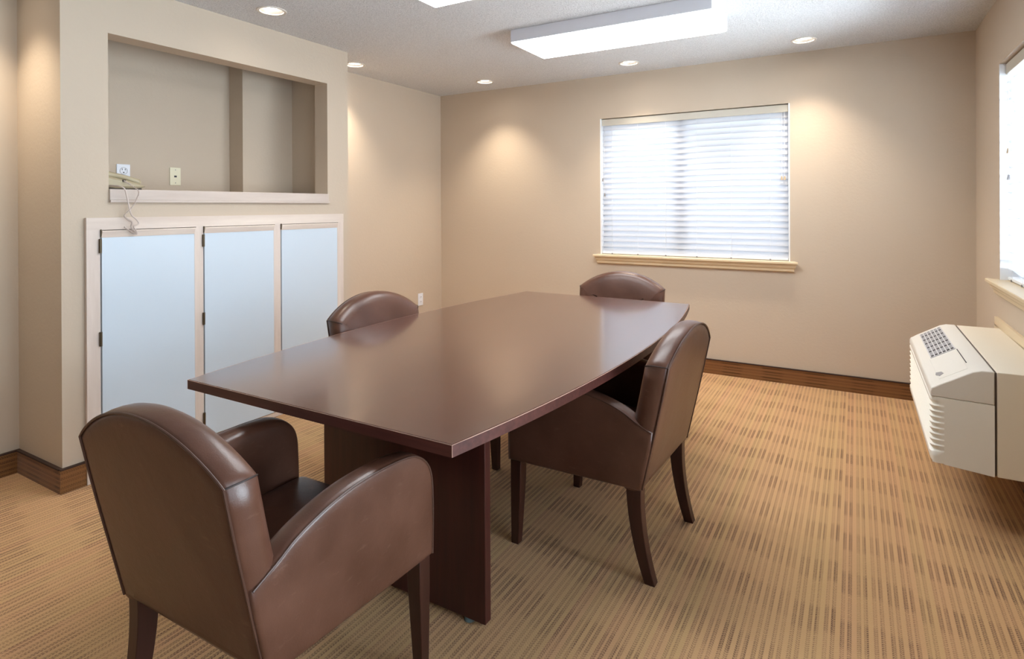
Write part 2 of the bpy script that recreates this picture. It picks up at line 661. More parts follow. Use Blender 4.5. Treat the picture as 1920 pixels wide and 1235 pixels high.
# left wall: two recessed stretches and the boxed-out middle with its niche and cupboard opening
NY1, NY2, NZ1, NZ2 = 1.4964, 2.8878, 1.347, 2.1807
CY1, CY2, CZ = 1.3885, 3.0128, 1.2717
NT_X = 0.125                                   # thickness of the boxed-out front
bm = bmesh.new()
holed_wall(bm, [YN1, YN2], [0.0, H], [(NY1, NY2, NZ1, NZ2), (CY1 + 0.03, CY2 - 0.03, 0.0, CZ - 0.03)], lambda u, v, w: (XN - w, u, v), NT_X)
box(bm, XL - 0.25, XN - NT_X, YN1, YN1 + 0.10, 0, H)            # near cheek of the box-out
box(bm, XL - 0.25, XN - NT_X, YN2 - 0.10, YN2, 0, H)            # far cheek
box(bm, XL - 0.25, XL, Y0, YN1, 0, H)                           # near stretch of the outer wall
box(bm, XL - 0.25, XL, YN2, YF, 0, H)                           # far stretch
box(bm, -3.92, -3.80, YN1 + 0.10, YN2 - 0.10, 0, H)             # back of the cavity
box(bm, -3.80, -3.652, 2.567, YN2 - 0.10, 1.36, H)              # boxed corner inside the niche
obj('wall_left', bm, M_WALL, kind='structure', smooth=0)

# skirting of carpet with a bound top edge
BH = 0.110


def base_x(name, x0, x1, y, d):
    o = obj(name, boxes((x0, x1, min(y, y + d * 0.014), max(y, y + d * 0.014), 0, BH)), M_BASE_X, kind='structure', smooth=0)
    obj('binding', boxes((x0, x1, min(y, y + d * 0.017), max(y, y + d * 0.017), BH - 0.003, BH + 0.004)), M_BIND, parent=o, smooth=0)


def base_y(name, segs):
    bm, b2 = bmesh.new(), bmesh.new()
    for (x, d, y0, y1) in segs:
        box(bm, min(x, x + d * 0.014), max(x, x + d * 0.014), y0, y1, 0, BH)
        box(b2, min(x, x + d * 0.017), max(x, x + d * 0.017), y0, y1, BH - 0.003, BH + 0.004)
    o = obj(name, bm, M_BASE_Y, kind='structure', smooth=0)
    obj('binding', b2, M_BIND, parent=o, smooth=0)


base_x('baseboard_back', XL, XR, YF, -1)
base_x('baseboard_front', XL, XR, Y0, 1)
base_y('baseboard_right', [(XR, -1, Y0, YF)])
base_y('baseboard_left', [(XL, 1, Y0, YN1 - 0.014), (XN, 1, YN1 - 0.014, CY1), (XN, 1, CY2, YN2 + 0.014), (XL, 1, YN2 + 0.014, YF)])
base_x('baseboard_corner', XL, XN, YN1, -1)

# ledge board that closes the bottom of the niche
bm = boxes((-3.80, XN + 0.012, NY1 - 0.0, NY2, 1.3585, 1.412))
led = obj('trim_1', bm, M_LEDGE, kind='structure', smooth=0, bevel=0.002)
obj('lower_lip', boxes((XN - 0.04, XN + 0.019, NY1, NY2 + 0.004, 1.346, 1.3585)), M_LEDGE, parent=led, smooth=0, bevel=0.002)


# ------------------------------------------------------------------ windows and blinds
def stool_profile():
    # (distance out from the wall, height below the top of the stool)
    return [(0.0, 0.0), (0.052, 0.0), (0.055, -0.004), (0.055, -0.016), (0.050, -0.020), (0.041, -0.022), (0.038, -0.030), (0.034, -0.038),
            (0.034, -0.044), (0.026, -0.050), (0.022, -0.058), (0.022, -0.071), (0.017, -0.077), (0.0, -0.078)]


def make_sill(u0, u1, z, place, parent, inner):
    bm = bmesh.new()
    pr = stool_profile()
    rings = []
    for s, u in ((0, u0), (1, u1)):
        ring = []
        for (d, h) in pr:
            k = 0.055 - d
            uu = u + (k * 0.8 if s == 0 else -k * 0.8) if d > 0 else u + (0.03 if s == 0 else -0.03)
            ring.append(bm.verts.new(place(uu, d, z + h)))
        rings.append(ring)
    n = len(pr)
    for i in range(n):
        j = (i + 1) % n
        bm.faces.new((rings[0][i], rings[0][j], rings[1][j], rings[1][i]))
    bm.faces.new(rings[0][::-1])
    bm.faces.new(rings[1])
    # the flat of the stool running back into the opening
    a, b = inner
    q = [place(a, 0.002, z - 0.016), place(b, 0.002, z - 0.016), place(b, -0.10, z - 0.016), place(a, -0.10, z - 0.016)]
    w = [place(a, 0.002, z), place(b, 0.002, z), place(b, -0.10, z), place(a, -0.10, z)]
    q = [bm.verts.new(p) for p in q]
    w = [bm.verts.new(p) for p in w]
    for i in range(4):
        j = (i + 1) % 4
        bm.faces.new((q[i], q[j], w[j], w[i]))
    bm.faces.new(w)
    bm.faces.new(q[::-1])
    return obj('sill', bm, M_SILL, parent, smooth=30)


def make_window(name, rect, place):
    """A sliding window: place(u, d, z), d = distance out of the wall into the room (negative = into the wall)."""
    u0, u1, z0, z1 = rect

    def bx(bm, a, b, d0, d1, c, e):
        ps = [place(u, d, z) for u in (a, b) for d in (d0, d1) for z in (c, e)]
        xs, ys, zs = zip(*ps)
        box(bm, min(xs), max(xs), min(ys), max(ys), min(zs), max(zs))
    z0 = z0 + 0.006
    root = bpy.data.objects.new(name, None)
    COL.objects.link(root)
    root['kind'] = 'structure'
    bm = bmesh.new()
    f = 0.04
    for a in ((u0, u0 + f, z0, z1), (u1 - f, u1, z0, z1), (u0 + f, u1 - f, z0, z0 + f), (u0 + f, u1 - f, z1 - f, z1)):
        bx(bm, a[0], a[1], -0.135, -0.095, a[2], a[3])
    obj('window_frame', bm, M_VINYL, root, smooth=0, bevel=0.002)
    um = u0 + (u1 - u0) * 0.455
    bm = bmesh.new()
    bx(bm, um - 0.035, um + 0.035, -0.130, -0.098, z0 + f, z1 - f)
    obj('meeting_stile', bm, M_VINYL, root, smooth=0, bevel=0.002)
    bm = bmesh.new()
    bx(bm, u0 + f, um - 0.035, -0.118, -0.113, z0 + f, z1 - f)
    bx(bm, um + 0.035, u1 - f, -0.124, -0.119, z0 + f, z1 - f)
    obj('glass', bm, M_GLASS, root, smooth=0)
    make_sill(u0 - 0.05, u1 + 0.055, z0, place, root, (u0 + 0.002, u1 - 0.002))
    # painted lining of the opening
    bm = bmesh.new()
    bx(bm, u0 + 0.0005, u0 + 0.010, -0.094, -0.001, z0, z1 - 0.0005)
    bx(bm, u1 - 0.010, u1 - 0.0005, -0.094, -0.001, z0, z1 - 0.0005)
    obj('jamb_lining', bm, M_VINYL, root, smooth=0)
    return root


def make_blind(label, rect, place, depth, ladders, tassels, tilt=63, slat=None):
    u0, u1, z0, z1 = rect
    z0 += 0.006
    a, b = u0 + 0.014, u1 - 0.014
    root = thing('window_blind', label, 'window blind', place((u0 + u1) / 2, -depth, z0))
    inv = Vector(root.location)

    def L(u, d, z):
        return Vector(place(u, d, z)) - inv

    def bx(bm, a_, b_, d0, d1, c, e):
        ps = [L(u, d, z) for u in (a_, b_) for d in (d0, d1) for z in (c, e)]
        xs, ys, zs = zip(*ps)
        box(bm, min(xs), max(xs), min(ys), max(ys), min(zs), max(zs))
    bm = bmesh.new()
    bx(bm, a - 0.002, b + 0.002, -depth + 0.018, -depth + 0.030, z1 - 0.062, z1 - 0.006)
    obj('valance', bm, M_VALANCE, root, smooth=0, bevel=0.003)
    bm = bmesh.new()
    bx(bm, a, b, -depth - 0.026, -depth + 0.016, z1 - 0.050, z1 - 0.006)
    obj('headrail', bm, M_VINYL, root, smooth=0)
    # slats: cambered, tilted so the room edge hangs down
    bm = bmesh.new()
    top, bot = z1 - 0.075, z0 + 0.045
    n = 24
    th = math.radians(tilt)
    w, t = 0.060, 0.0026
    for i in range(n):
        zc = top + (bot - top) * i / (n - 1)
        prof = []
        for k in range(7):
            s = (k / 6 - 0.5) * w
            c = 0.0035 * (1 - (2 * s / w) ** 2)
            prof.append((s, c))
        pr = [(s, c + t / 2) for s, c in prof] + [(s, c - t / 2) for s, c in reversed(prof)]
        rings = []
        for u in (a, b):
            ring = []
            for s, c in pr:
                # s runs from the window side (top) to the room side (bottom)
                d = -depth + s * math.cos(th) + c * math.sin(th)
                z = zc - s * math.sin(th) + c * math.cos(th)
                ring.append(bm.verts.new(L(u, d, z)))
            rings.append(ring)
        m = len(pr)
        for k in range(m):
            j = (k + 1) % m
            bm.faces.new((rings[0][k], rings[0][j], rings[1][j], rings[1][k]))
        bm.faces.new(rings[0][::-1])
        bm.faces.new(rings[1])
    obj('slats', bm, slat or M_SLAT, root, smooth=50)
    bm = bmesh.new()
    bx(bm, a, b, -depth - 0.022, -depth + 0.024, z0 + 0.004, z0 + 0.020)
    obj('bottom_rail', bm, M_VINYL, root, smooth=0, bevel=0.003)
    for u in ladders:
        bm = bmesh.new()
        tube(bm, [L(u, -depth + 0.021, z1 - 0.05), L(u, -depth + 0.021, z0 + 0.012)], 0.0011, 6)
        obj('ladder_cord', bm, M_CORD, root)
        bm = bmesh.new()
        bx(bm, u - 0.006, u + 0.006, -depth + 0.022, -depth + 0.027, z0 + 0.001, z0 + 0.012)
        obj('cord_plug', bm, M_TASSEL_G, root, smooth=0)
    for (u, z, mat) in tassels:
        bm = bmesh.new()
        tube(bm, [L(u, -depth + 0.028, z1 - 0.06), L(u, -depth + 0.028, z + 0.012)], 0.0012, 6)
        cord = obj('pull_cord', bm, M_CORD, root)
        bm = bmesh.new()
        c = L(u, -depth + 0.028, z)
        cyl(bm, (c.x, c.y), 0.004, 0.0085, c.z + 0.016, c.z - 0.012, 12)
        obj('tassel', bm, mat, cord, label='small tan pull tassel' if mat is M_TASSEL else 'small grey pull tassel')
    return root


P1 = lambda u, d, z: (u, YF - d, z)
P2 = lambda u, d, z: (XR - d, u, z)
make_window('window_1', WIN1, P1)
make_window('window_2', WIN2, P2)
make_window('window_added', WIN_ADDED, P2)  # out of view, added only to let daylight in
L1 = [WIN1[0] + f * (WIN1[1] - WIN1[0]) for f in (0.068, 0.22, 0.378, 0.545, 0.72, 0.908)]
L2 = [WIN2[1] - f * (WIN2[1] - WIN2[0]) for f in (0.068, 0.22, 0.378, 0.545, 0.72, 0.908)]
make_blind('closed white slatted blind in the window above the table end', WIN1, P1, 0.042, L1,
           [(-1.888, 1.545, M_TASSEL_G), (-1.872, 1.415, M_TASSEL_G), (-0.472, 1.520, M_TASSEL), (-0.452, 1.520, M_TASSEL)])
make_blind('closed white slatted blind in the window above the air conditioner', WIN2, P2, 0.056, L2,
           [(4.02, 1.60, M_TASSEL), (4.01, 1.46, M_TASSEL_G)], tilt=-38)

# ------------------------------------------------------------------ ceiling lights
FX0, FX1 = -1.890, -0.652


def make_fixture(y0, y1, label):
    xc, yc = (FX0 + FX1) / 2, (y0 + y1) / 2
    t = thing('ceiling_light', label, 'ceiling light', (xc, yc, H), 0, 'fluorescent ceiling lights')
    hx, hy = (FX1 - FX0) / 2, (y1 - y0) / 2
    bm = bmesh.new()
    box(bm, -hx, hx, -hy, hy, -0.078, 0.0)
    obj('housing', bm, M_METAL_W, t, smooth=0, bevel=0.003)
    # shallow prismatic diffuser under the housing
    bm = bmesh.new()
    ring = lambda i, z: [bm.verts.new(p) for p in ((-hx + i, -hy + i, z), (hx - i, -hy + i, z), (hx - i, hy - i, z), (-hx + i, hy - i, z))]
    r0, r1, r2 = ring(0.004, -0.0785), ring(0.006, -0.086), ring(0.030, -0.098)
    for a, b in ((r0, r1), (r1, r2)):
        for i in range(4):
            j = (i + 1) % 4
            bm.faces.new((a[i], a[j], b[j], b[i]))
    bm.faces.new(r0[::-1])
    bm.faces.new(r2)
    obj('diffuser', bm, M_LENS, t, smooth=0)
    return t


make_fixture(3.225, 3.665, 'long fluorescent ceiling light nearer the back wall, fully in view')
make_fixture(2.005, 2.445, 'fluorescent ceiling light cut off by the top edge of the photo')


def make_can(x, y, label, power=1.0, depth=0.018):
    t = thing('recessed_downlight', label, 'downlight', (x, y, H), 0, 'recessed downlights')
    bm = bmesh.new()
    seg = 40
    prof = [(CAN_R - 0.004, 0.0), (CAN_R - 0.003, -0.004), (CAN_R + 0.010, -0.005), (CAN_R + 0.013, -0.0015), (CAN_R + 0.013, 0.0)]
    rs = [[bm.verts.new((r * math.cos(2 * PI * i / seg), r * math.sin(2 * PI * i / seg), z)) for i in range(seg)] for r, z in prof]
    for k in range(len(rs)):
        a, b = rs[k], rs[(k + 1) % len(rs)]
        for i in range(seg):
            j = (i + 1) % seg
            bm.faces.new((a[i], a[j], b[j], b[i]))
    obj('trim_ring', bm, M_CANRING, t)
    bm = bmesh.new()
    cyl(bm, (0, 0), CAN_R - 0.004, 0.056, 0.0, depth + 0.006, seg, (False, False))
    obj('reflector', bm, M_REFLECT, t)
    bm = bmesh.new()
    cyl(bm, (0, 0), 0.0555, 0.0555, depth, depth + 0.008, seg)
    obj('lamp', bm, M_BULB, t)
    l = bpy.data.lights.new('downlight_beam', 'SPOT')
    l.energy = CAN_W * power
    l.color = (1.0, 0.86, 0.70)
    l.spot_size = math.radians(98)
    l.spot_blend = 1.0
    l.shadow_soft_size = 0.045
    lo = bpy.data.objects.new('downlight_beam', l)
    lo.location = (0, 0, -0.012)
    COL.objects.link(lo)
    lo.parent = t
    return t


CAN_LABELS = ['recessed downlight nearest the far left corner of the ceiling', 'recessed downlight over the back window, middle of its row',
              'recessed downlight at the right end of the row along the back wall', 'recessed downlight half hidden behind the boxed-out wall edge',
              'recessed downlight with grey reflector above the wall niche', 'recessed downlight over the left alcove beyond the frame']
for (x, y), lb in zip(CANS, CAN_LABELS):
    make_can(x, y, lb, 0.35 if 'reflector' in lb else 0.75 if 'alcove' in lb else 1.0, 0.030 if 'reflector' in lb else 0.016)   # the lamp over the niche burns low

# ------------------------------------------------------------------ built-in cupboard under the niche
cab = thing('built_in_cupboard', 'low built-in cupboard with pale maple frame and three white doors', 'cupboard', (XN, CY1, 0))
CW = CY2 - CY1
DOORS = [(1.449 - CY1, 1.928 - CY1), (1.969 - CY1, 2.440 - CY1), (2.482 - CY1, 2.963 - CY1)]
FR = 0.020
bm = bmesh.new()
DZ0, DZ1 = 0.030, 1.212
holed_wall(bm, [0.0, CW], [0.0, CZ], [(a, b, DZ0, DZ1) for a, b in DOORS], lambda u, v, w: (FR - w, u, v), FR - 0.0008)
obj('face_frame', bm, M_MAPLE_Z, cab, smooth=0, bevel=0.0015)
obj('top_rail', boxes((FR - 0.001, FR + 0.0015, 0.0, CW, DZ1 + 0.001, CZ)), M_MAPLE_Y, cab, smooth=0)
obj('carcass', boxes((-0.42, -0.002, 0.04, CW - 0.04, 0.004, CZ - 0.035)), M_GAP, cab, smooth=0)
for i, (a, b) in enumerate(DOORS):
    ga, gb = a + 0.002, b - 0.002
    dz0, dz1 = DZ0 + 0.004, DZ1 - 0.003
    door = obj('door', boxes((0.001, FR + 0.006, ga + 0.0015, gb - 0.012, dz0, dz1 - 0.034)), M_LAMINATE, cab, smooth=0, bevel=0.001)
    obj('edge_strip', boxes((0.001, FR + 0.006, gb - 0.0118, gb, dz0, dz1)), M_MAPLE_Z, door, smooth=0, bevel=0.001)
    # pull strip along the top, lip leaning forward
    bm = bmesh.new()
    pr = [(0.001, dz1 - 0.0338), (FR + 0.007, dz1 - 0.0338), (FR + 0.016, dz1 - 0.004), (FR + 0.014, dz1), (0.001, dz1)]
    A = [bm.verts.new((x, ga, z)) for x, z in pr]
    B = [bm.verts.new((x, gb - 0.0118, z)) for x, z in pr]
    for k in range(5):
        j = (k + 1) % 5
        bm.faces.new((A[k], A[j], B[j], B[k]))
    bm.faces.new(A[::-1])
    bm.faces.new(B)
    obj('pull_strip', bm, M_MAPLE_Y, door, smooth=0)
    hz = {0: [1.135, 0.685, 0.20], 1: [1.135, 0.698, 0.137], 2: []}[i]
    for z in hz:
        bm = bmesh.new()
        cyl(bm, (FR + 0.007, a - 0.003), 0.0065, 0.0065, z - 0.034, z + 0.034, 14)
        obj('hinge', bm, M_HINGE, door, label='small dark metal hinge')
    bm = boxes((FR - 0.004, FR + 0.008, ga - 0.003, ga + 0.0015, dz1 - 0.03, dz1 + 0.006))
    obj('catch', bm, M_HINGE, door, smooth=0, label='small dark metal corner catch')

# ------------------------------------------------------------------ conference table
TZ = 0.737
TX0, TX1, TY0, TY1 = -1.9495, -0.850, 1.160, 3.528
TCX, TCY = (TX0 + TX1) / 2, (TY0 + TY1) / 2
table = thing('conference_table', 'long boat-shaped mahogany conference table in the middle of the room', 'table', (TCX, TCY, 0))
hw, hl, bow = (TX1 - TX0) / 2, (TY1 - TY0) / 2, 0.112
outline = []
N = 36
for i in range(N + 1):
    s = -1 + 2 * i / N
    outline.append((hw + bow * (1 - s * s), s * hl))
for i in range(N + 1):
    s = 1 - 2 * i / N
    outline.append((-hw - bow * (1 - s * s), s * hl))
bm = slab(outline, [(0.003, TZ - 0.0335), (0.0, TZ - 0.0305), (0.0, TZ - 0.003), (0.003, TZ)], lambda u, v, w: (u, v, w))
top = obj('tabletop', bm, M_TOP, table, smooth=30)
# edge band wrapped round the rim
bm = bmesh.new()
oo = inset2(outline, -0.0012)
rings = []
for d, z in ((0.0, TZ - 0.0315), (0.0, TZ - 0.002)):
    rings.append([bm.verts.new((p[0], p[1], z)) for p in oo])
n = len(oo)
for i in range(n):
    j = (i + 1) % n
    bm.faces.new((rings[0][i], rings[0][j], rings[1][j], rings[1][i]))
ii = [bm.verts.new((p[0], p[1], TZ - 0.002)) for p in inset2(outline, 0.002)]
kk = [bm.verts.new((p[0], p[1], TZ - 0.0315)) for p in inset2(outline, 0.002)]
for i in range(n):
    j = (i + 1) % n
    bm.faces.new((rings[1][i], rings[1][j], ii[j], ii[i]))
    bm.faces.new((rings[0][i], rings[0][j], kk[j], kk[i]))
    bm.faces.new((kk[i], kk[j], ii[j], ii[i]))
obj('edge_band', bm, M_EDGE_X, top, smooth=30)
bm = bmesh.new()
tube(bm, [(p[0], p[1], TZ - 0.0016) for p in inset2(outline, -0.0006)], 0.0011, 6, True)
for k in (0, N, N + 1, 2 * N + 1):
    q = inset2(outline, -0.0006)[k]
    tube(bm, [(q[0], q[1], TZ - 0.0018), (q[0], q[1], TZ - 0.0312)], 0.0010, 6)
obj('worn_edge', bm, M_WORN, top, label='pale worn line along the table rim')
PX0, PX1 = -1.712 - TCX, -0.998 - TCX
for y0 in (1.533, 3.088):
    bm = boxes((PX0, PX1, y0 - TCY, y0 + 0.033 - TCY, 0.012, TZ - 0.0337))
    pn = obj('end_panel', bm, M_PANEL, table, smooth=0, bevel=0.0025)
    for sx in (PX0 + 0.07, PX1 - 0.07):
        bm = bmesh.new()
        cyl(bm, (sx, y0 + 0.0165 - TCY), 0.019, 0.016, 0.0, 0.012, 20)
        obj('glide', bm, M_GLIDE, pn, label='round blue-grey floor glide')
bm = boxes((-0.012, 0.012, 1.5665 - TCY, 3.0875 - TCY, TZ - 0.13, TZ - 0.0337))
obj('stretcher', bm, M_PANEL, table, smooth=0)

# ------------------------------------------------------------------ armchair
CH = dict(wb=.273, ws=.278, wf=.288, zb=.333, zs=.769, zt=.872)


def rear_y(z):
    """y of the rear face of the leaning back at height z."""
    t = (z - CH['zb']) / (CH['zs'] - CH['zb'])
    return -0.099 * t + 0.010 * max(0.0, t - 0.7)


def back_outline(n_arc=28, side=8):
    pts = []
    wb, ws, zb, zs, zt = CH['wb'], CH['ws'], CH['zb'], CH['zs'], CH['zt']
    pts.append((-wb, zb))
    for i in range(0, 7):
        pts.append((-wb + 2 * wb * (i + 1) / 7, zb))
    for i in range(1, side + 1):
        t = i / side
        pts.append((wb + (ws - wb) * t, zb + (zs - zb) * t))
    sag = zt - zs
    R = (ws * ws + sag * sag) / (2 * sag)
    a0 = math.asin(ws / R)
    for i in range(1, n_arc):
        a = a0 - 2 * a0 * i / n_arc
        pts.append((R * math.sin(a), zt - R + R * math.cos(a)))
    for i in range(side, 0, -1):
        t = i / side
        pts.append((-(wb + (ws - wb) * t), zb + (zs - zb) * t))
    return pts


def arm_profile():
    p = [(-0.040, 0.540), (0.018, 0.569), (0.060, 0.594), (0.106, 0.613), (0.17, 0.632), (0.24, 0.644), (0.32, 0.649), (0.39, 0.648), (0.446, 0.641),
         (0.483, 0.625), (0.513, 0.597), (0.530, 0.557), (0.535, 0.49), (0.536, 0.41), (0.536, 0.333)]
    cr = catmull([Vector((a, b, 0)) for a, b in p], 3)
    corners = (cr[0].copy(), cr[-1].copy())
    cr = [v for k, v in enumerate(cr) if k in (0, len(cr) - 1) or all((v - c).length > 0.045 for c in corners)]
    return [(v.x * (0.985 if v.x > 0 else 1.0), v.y) for v in cr]


def make_chair(label):
    t = thing('armchair', label, 'chair', (0, 0, 0), 0, 'brown leather armchairs round the table')
    T = 0.088
    ol = back_outline()
    place = lambda u, v, w: (u, rear_y(v) + w, v)
    layers = [(0.030, -0.004), (0.012, -0.002), (0.002, 0.001), (-0.003, 0.010), (-0.006, 0.025), (-0.007, 0.040), (-0.006, 0.055), (-0.001, 0.068),
              (0.008, 0.079), (0.020, 0.086), (0.045, 0.091), (0.085, 0.096), (0.13, 0.099)]
    back = obj('backrest', slab(ol, layers, place), M_LEATHER, t, smooth=55)
    # welt round the rear panel, and short seams over the shoulders
    bm = bmesh.new()
    wl = inset2(ol, 0.001)
    k0 = 7
    path = [place(p[0], p[1], -0.001) for p in wl[k0:] + wl[:1]]
    tube(bm, path, 0.0032, 8)
    obj('piping', bm, M_PIPING, back)
    for s in (-1, 1):
        bm = bmesh.new()
        pts = []
        for (d, w) in layers[2:10]:
            q = inset2(ol, d - 0.0004)
            idx = min(range(len(ol)), key=lambda i: (ol[i][0] - s * CH['ws']) ** 2 + (ol[i][1] - CH['zs']) ** 2)
            pts.append(place(q[idx][0], q[idx][1], w))
        tube(bm, pts, 0.0018, 6)
        obj('shoulder_seam', bm, M_SEAM, back)
    # arms
    prof = arm_profile()
    for s in (-1, 1):
        poly = [(p[0], p[1]) for p in prof]
        poly = poly + [(0.40, 0.333), (0.26, 0.333), (0.13, 0.333)]
        # rear edge follows the leaning back
        poly += [(rear_y(z) + 0.003, z) for z in (0.333, 0.39, 0.44, 0.485)]
        poly = poly[::-1]              # counter-clockwise

        def ap(u, v, w, s=s):
            # w = 0 outer face, larger w towards the seat; the outer face fans out towards the front
            outer = 0.2815 + 0.022 * min(1.0, max(0.0, u / 0.5)) + 0.003 * math.sin(PI * min(1, max(0, (v - 0.33) / 0.32)))
            return (s * (outer - w), u, v)
        lay = [(0.030, -0.0015), (0.010, -0.001), (0.003, 0.0005), (-0.001, 0.004), (-0.003, 0.014), (-0.004, 0.026), (-0.003, 0.042), (0.000, 0.056),
               (0.008, 0.066), (0.018, 0.070), (0.04, 0.073), (0.07, 0.074)]
        arm = obj('armrest', slab(poly, lay, ap), M_LEATHER, t, smooth=55)
        bm = bmesh.new()
        welt = inset2(poly, 0.002)
        npf = len(prof)
        path = [ap(p[0], p[1], 0.0005) for p in welt[-npf:]]
        tube(bm, path, 0.0029, 8)
        obj('piping', bm, M_PIPING, arm)
    # seat: cushion and apron
    bm = bmesh.new()
    sx, y0, y1 = 0.232, -0.01, 0.528
    pr = [(0.970, 0.340), (1.0, 0.352), (1.0, 0.415), (0.99, 0.430), (0.95, 0.442), (0.88, 0.449), (0.70, 0.456), (0.40, 0.460)]
    poly = []
    for (cx, cy, a) in ((sx - 0.02, y1 - 0.02, 0), (-sx + 0.02, y1 - 0.02, 90), (-sx + 0.02, y0 + 0.02, 180), (sx - 0.02, y0 + 0.02, 270)):
        for k in range(5):
            an = math.radians(a + 90 * k / 4)
            poly.append((cx + 0.02 * math.cos(an), cy + 0.02 * math.sin(an)))
    ym = (y0 + y1) / 2
    rings = [[bm.verts.new((x * k, ym + (y - ym) * k, z)) for x, y in poly] for k, z in pr]
    for a, b in zip(rings, rings[1:]):
        for i in range(len(poly)):
            j = (i + 1) % len(poly)
            bm.faces.new((a[i], a[j], b[j], b[i]))
    bm.faces.new(rings[0][::-1])
    bm.faces.new(rings[-1])
    obj('seat', bm, M_LEATHER, t, smooth=55)
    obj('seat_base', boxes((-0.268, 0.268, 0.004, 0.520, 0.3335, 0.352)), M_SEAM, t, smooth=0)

    # legs
    def leg(pts, half):
        bm = bmesh.new()
        rings = []
        for (x, y, z), (hx, hy) in zip(pts, half):
            rings.append([bm.verts.new((x + a * hx, y + b * hy, z)) for a, b in ((-1, -1), (1, -1), (1, 1), (-1, 1))])
        for a, b in zip(rings, rings[1:]):
            for i in range(4):
                j = (i + 1) % 4
                bm.faces.new((a[i], a[j], b[j], b[i]))
        bm.faces.new(rings[0][::-1])
        bm.faces.new(rings[-1])
        obj('leg', bm, M_LEG, t, smooth=30, bevel=0.002)
    for s in (-1, 1):
        leg([(s * 0.272, 0.502, 0.336), (s * 0.272, 0.503, 0.25), (s * 0.272, 0.508, 0.12), (s * 0.272, 0.512, 0.0)],
            [(0.023, 0.023), (0.0225, 0.0225), (0.019, 0.019), (0.0155, 0.0155)])
        pts, hs = [], []
        for i in range(11):
            u = i / 10
            z = 0.336 * (1 - u)
            y = 0.033 + 0.004 * u - 0.058 * u * u
            pts.append((s * (0.246 - 0.006 * u), y, z))
            hs.append((0.0215 - 0.004 * u, 0.0275 - 0.009 * u))
        leg(pts, hs)
    return t


R = math.radians
chair = make_chair('brown leather armchair nearest the camera, its back turned to us')
chair.location = (-1.338, 0.794, 0)
chair.rotation_euler = (0, 0, R(0.5))
dup(chair, (-0.631, 2.252, 0), R(87.9), 'brown leather armchair tucked under the right long side of the table')
dup(chair, (-2.092, 2.270, 0), R(-94.1), 'brown leather armchair on the cupboard side of the table, only its back showing')
dup(chair, (-1.348, 3.715, 0), R(187.5), 'brown leather armchair at the far table end below the back window')

# ------------------------------------------------------------------ wall air conditioner
AY0, AY1 = 2.940, 4.000
ac = thing('wall_air_conditioner', 'beige wall-mounted air conditioner with a slotted top grille under the right window', 'air conditioner', (XR, (AY0 + AY1) / 2, 0.247))
ayh = (AY1 - AY0) / 2
AX = lambda x: x - XR
AZ = lambda z: z - 0.247
# the sleeve that comes out of the wall
obj('wall_sleeve', boxes((AX(0.478), -0.001, -ayh + 0.003, ayh - 0.003, AZ(0.247), AZ(0.659))), M_SLEEVE, ac, smooth=0, bevel=0.003)
obj('rear_gap', boxes((AX(0.4695), AX(0.4785), -ayh + 0.010, ayh - 0.010, AZ(0.250), AZ(0.655))), M_GAPAC, ac, smooth=0)


def ac_prism(prof, y0, y1):
    bm = bmesh.new()
    A = [bm.verts.new((AX(x), y0, AZ(z))) for x, z in prof]
    B = [bm.verts.new((AX(x), y1, AZ(z))) for x, z in prof]
    n = len(prof)
    for i in range(n):
        j = (i + 1) % n
        bm.faces.new((A[i], A[j], B[j], B[i]))
    bm.faces.new(A[::-1])
    bm.faces.new(B)
    return bm


# lower body and a louvred front shell that wraps round both front corners
obj('lower_body', ac_prism([(0.3095, 0.2625), (0.470, 0.2475), (0.470, 0.5275), (0.3095, 0.5320)], -ayh, ayh), M_PTAC, ac, smooth=0)
path = [(0.3100, -ayh, 0, -1, 0.0), (0.3000, -ayh, 0, -1, 0.15), (0.2920, -ayh, 0, -1, 0.6)]
rr = 0.026
for k in range(7):
    a = math.radians(-90 - 90 * k / 6)
    path.append((0.262 + rr + rr * math.cos(a), -ayh + rr + rr * math.sin(a), math.cos(a), math.sin(a), min(1.0, 0.75 + 0.1 * k)))
path += [(x, -y, nx, -ny, f) for x, y, nx, ny, f in reversed(path)]
zt, zb_, nl = 0.520, 0.312, 9
levels = [(0.5335, 0.004), (0.530, 0.0), (0.524, 0.0)]
for i in range(nl):
    z = zt - (zt - zb_) * i / nl
    pz = (zt - zb_) / nl
    levels += [(z, 0.0), (z - pz * 0.20, 0.0012), (z - pz * 0.45, 0.0055), (z - pz * 0.70, 0.0095), (z - pz * 0.84, 0.0112), (z - pz * 0.92, 0.0050)]
levels += [(0.308, 0.0), (0.290, 0.0005), (0.274, 0.003), (0.2645, 0.010)]
bm = bmesh.new()
rings = []
for z, d in levels:
    louv = zb_ - 0.001 <= z <= zt + 0.001
    rings.append([bm.verts.new((AX(x) - nx * d * (f if louv else (1.0 if abs(ny) < 0.5 else 0.15)), y - ny * d * (f if louv else 0.15), AZ(z))) for x, y, nx, ny, f in path])
for a, b in zip(rings, rings[1:]):
    for k in range(len(path) - 1):
        bm.faces.new((a[k], a[k + 1], b[k + 1], b[k]))
bm.faces.new(rings[0])
bm.faces.new(rings[-1][::-1])
obj('louvred_front', bm, M_PTAC, ac, smooth=40)
# upper cover, sloping down to the front, with an opening for the grille
SL = lambda x: 0.651 - (0.402 - x) * 0.60            # sloped face height
up_ = [(0.470, 0.5288), (0.470, 0.660), (0.430, 0.6595), (0.402, 0.651), (0.296, SL(0.296)), (0.279, SL(0.279) - 0.002), (0.268, 0.569), (0.264, 0.558), (0.2635, 0.5348)]
cov = obj('top_cover', ac_prism(up_, -ayh, ayh), M_PTAC_TOP, ac, smooth=25, bevel=0.004, seg=3)


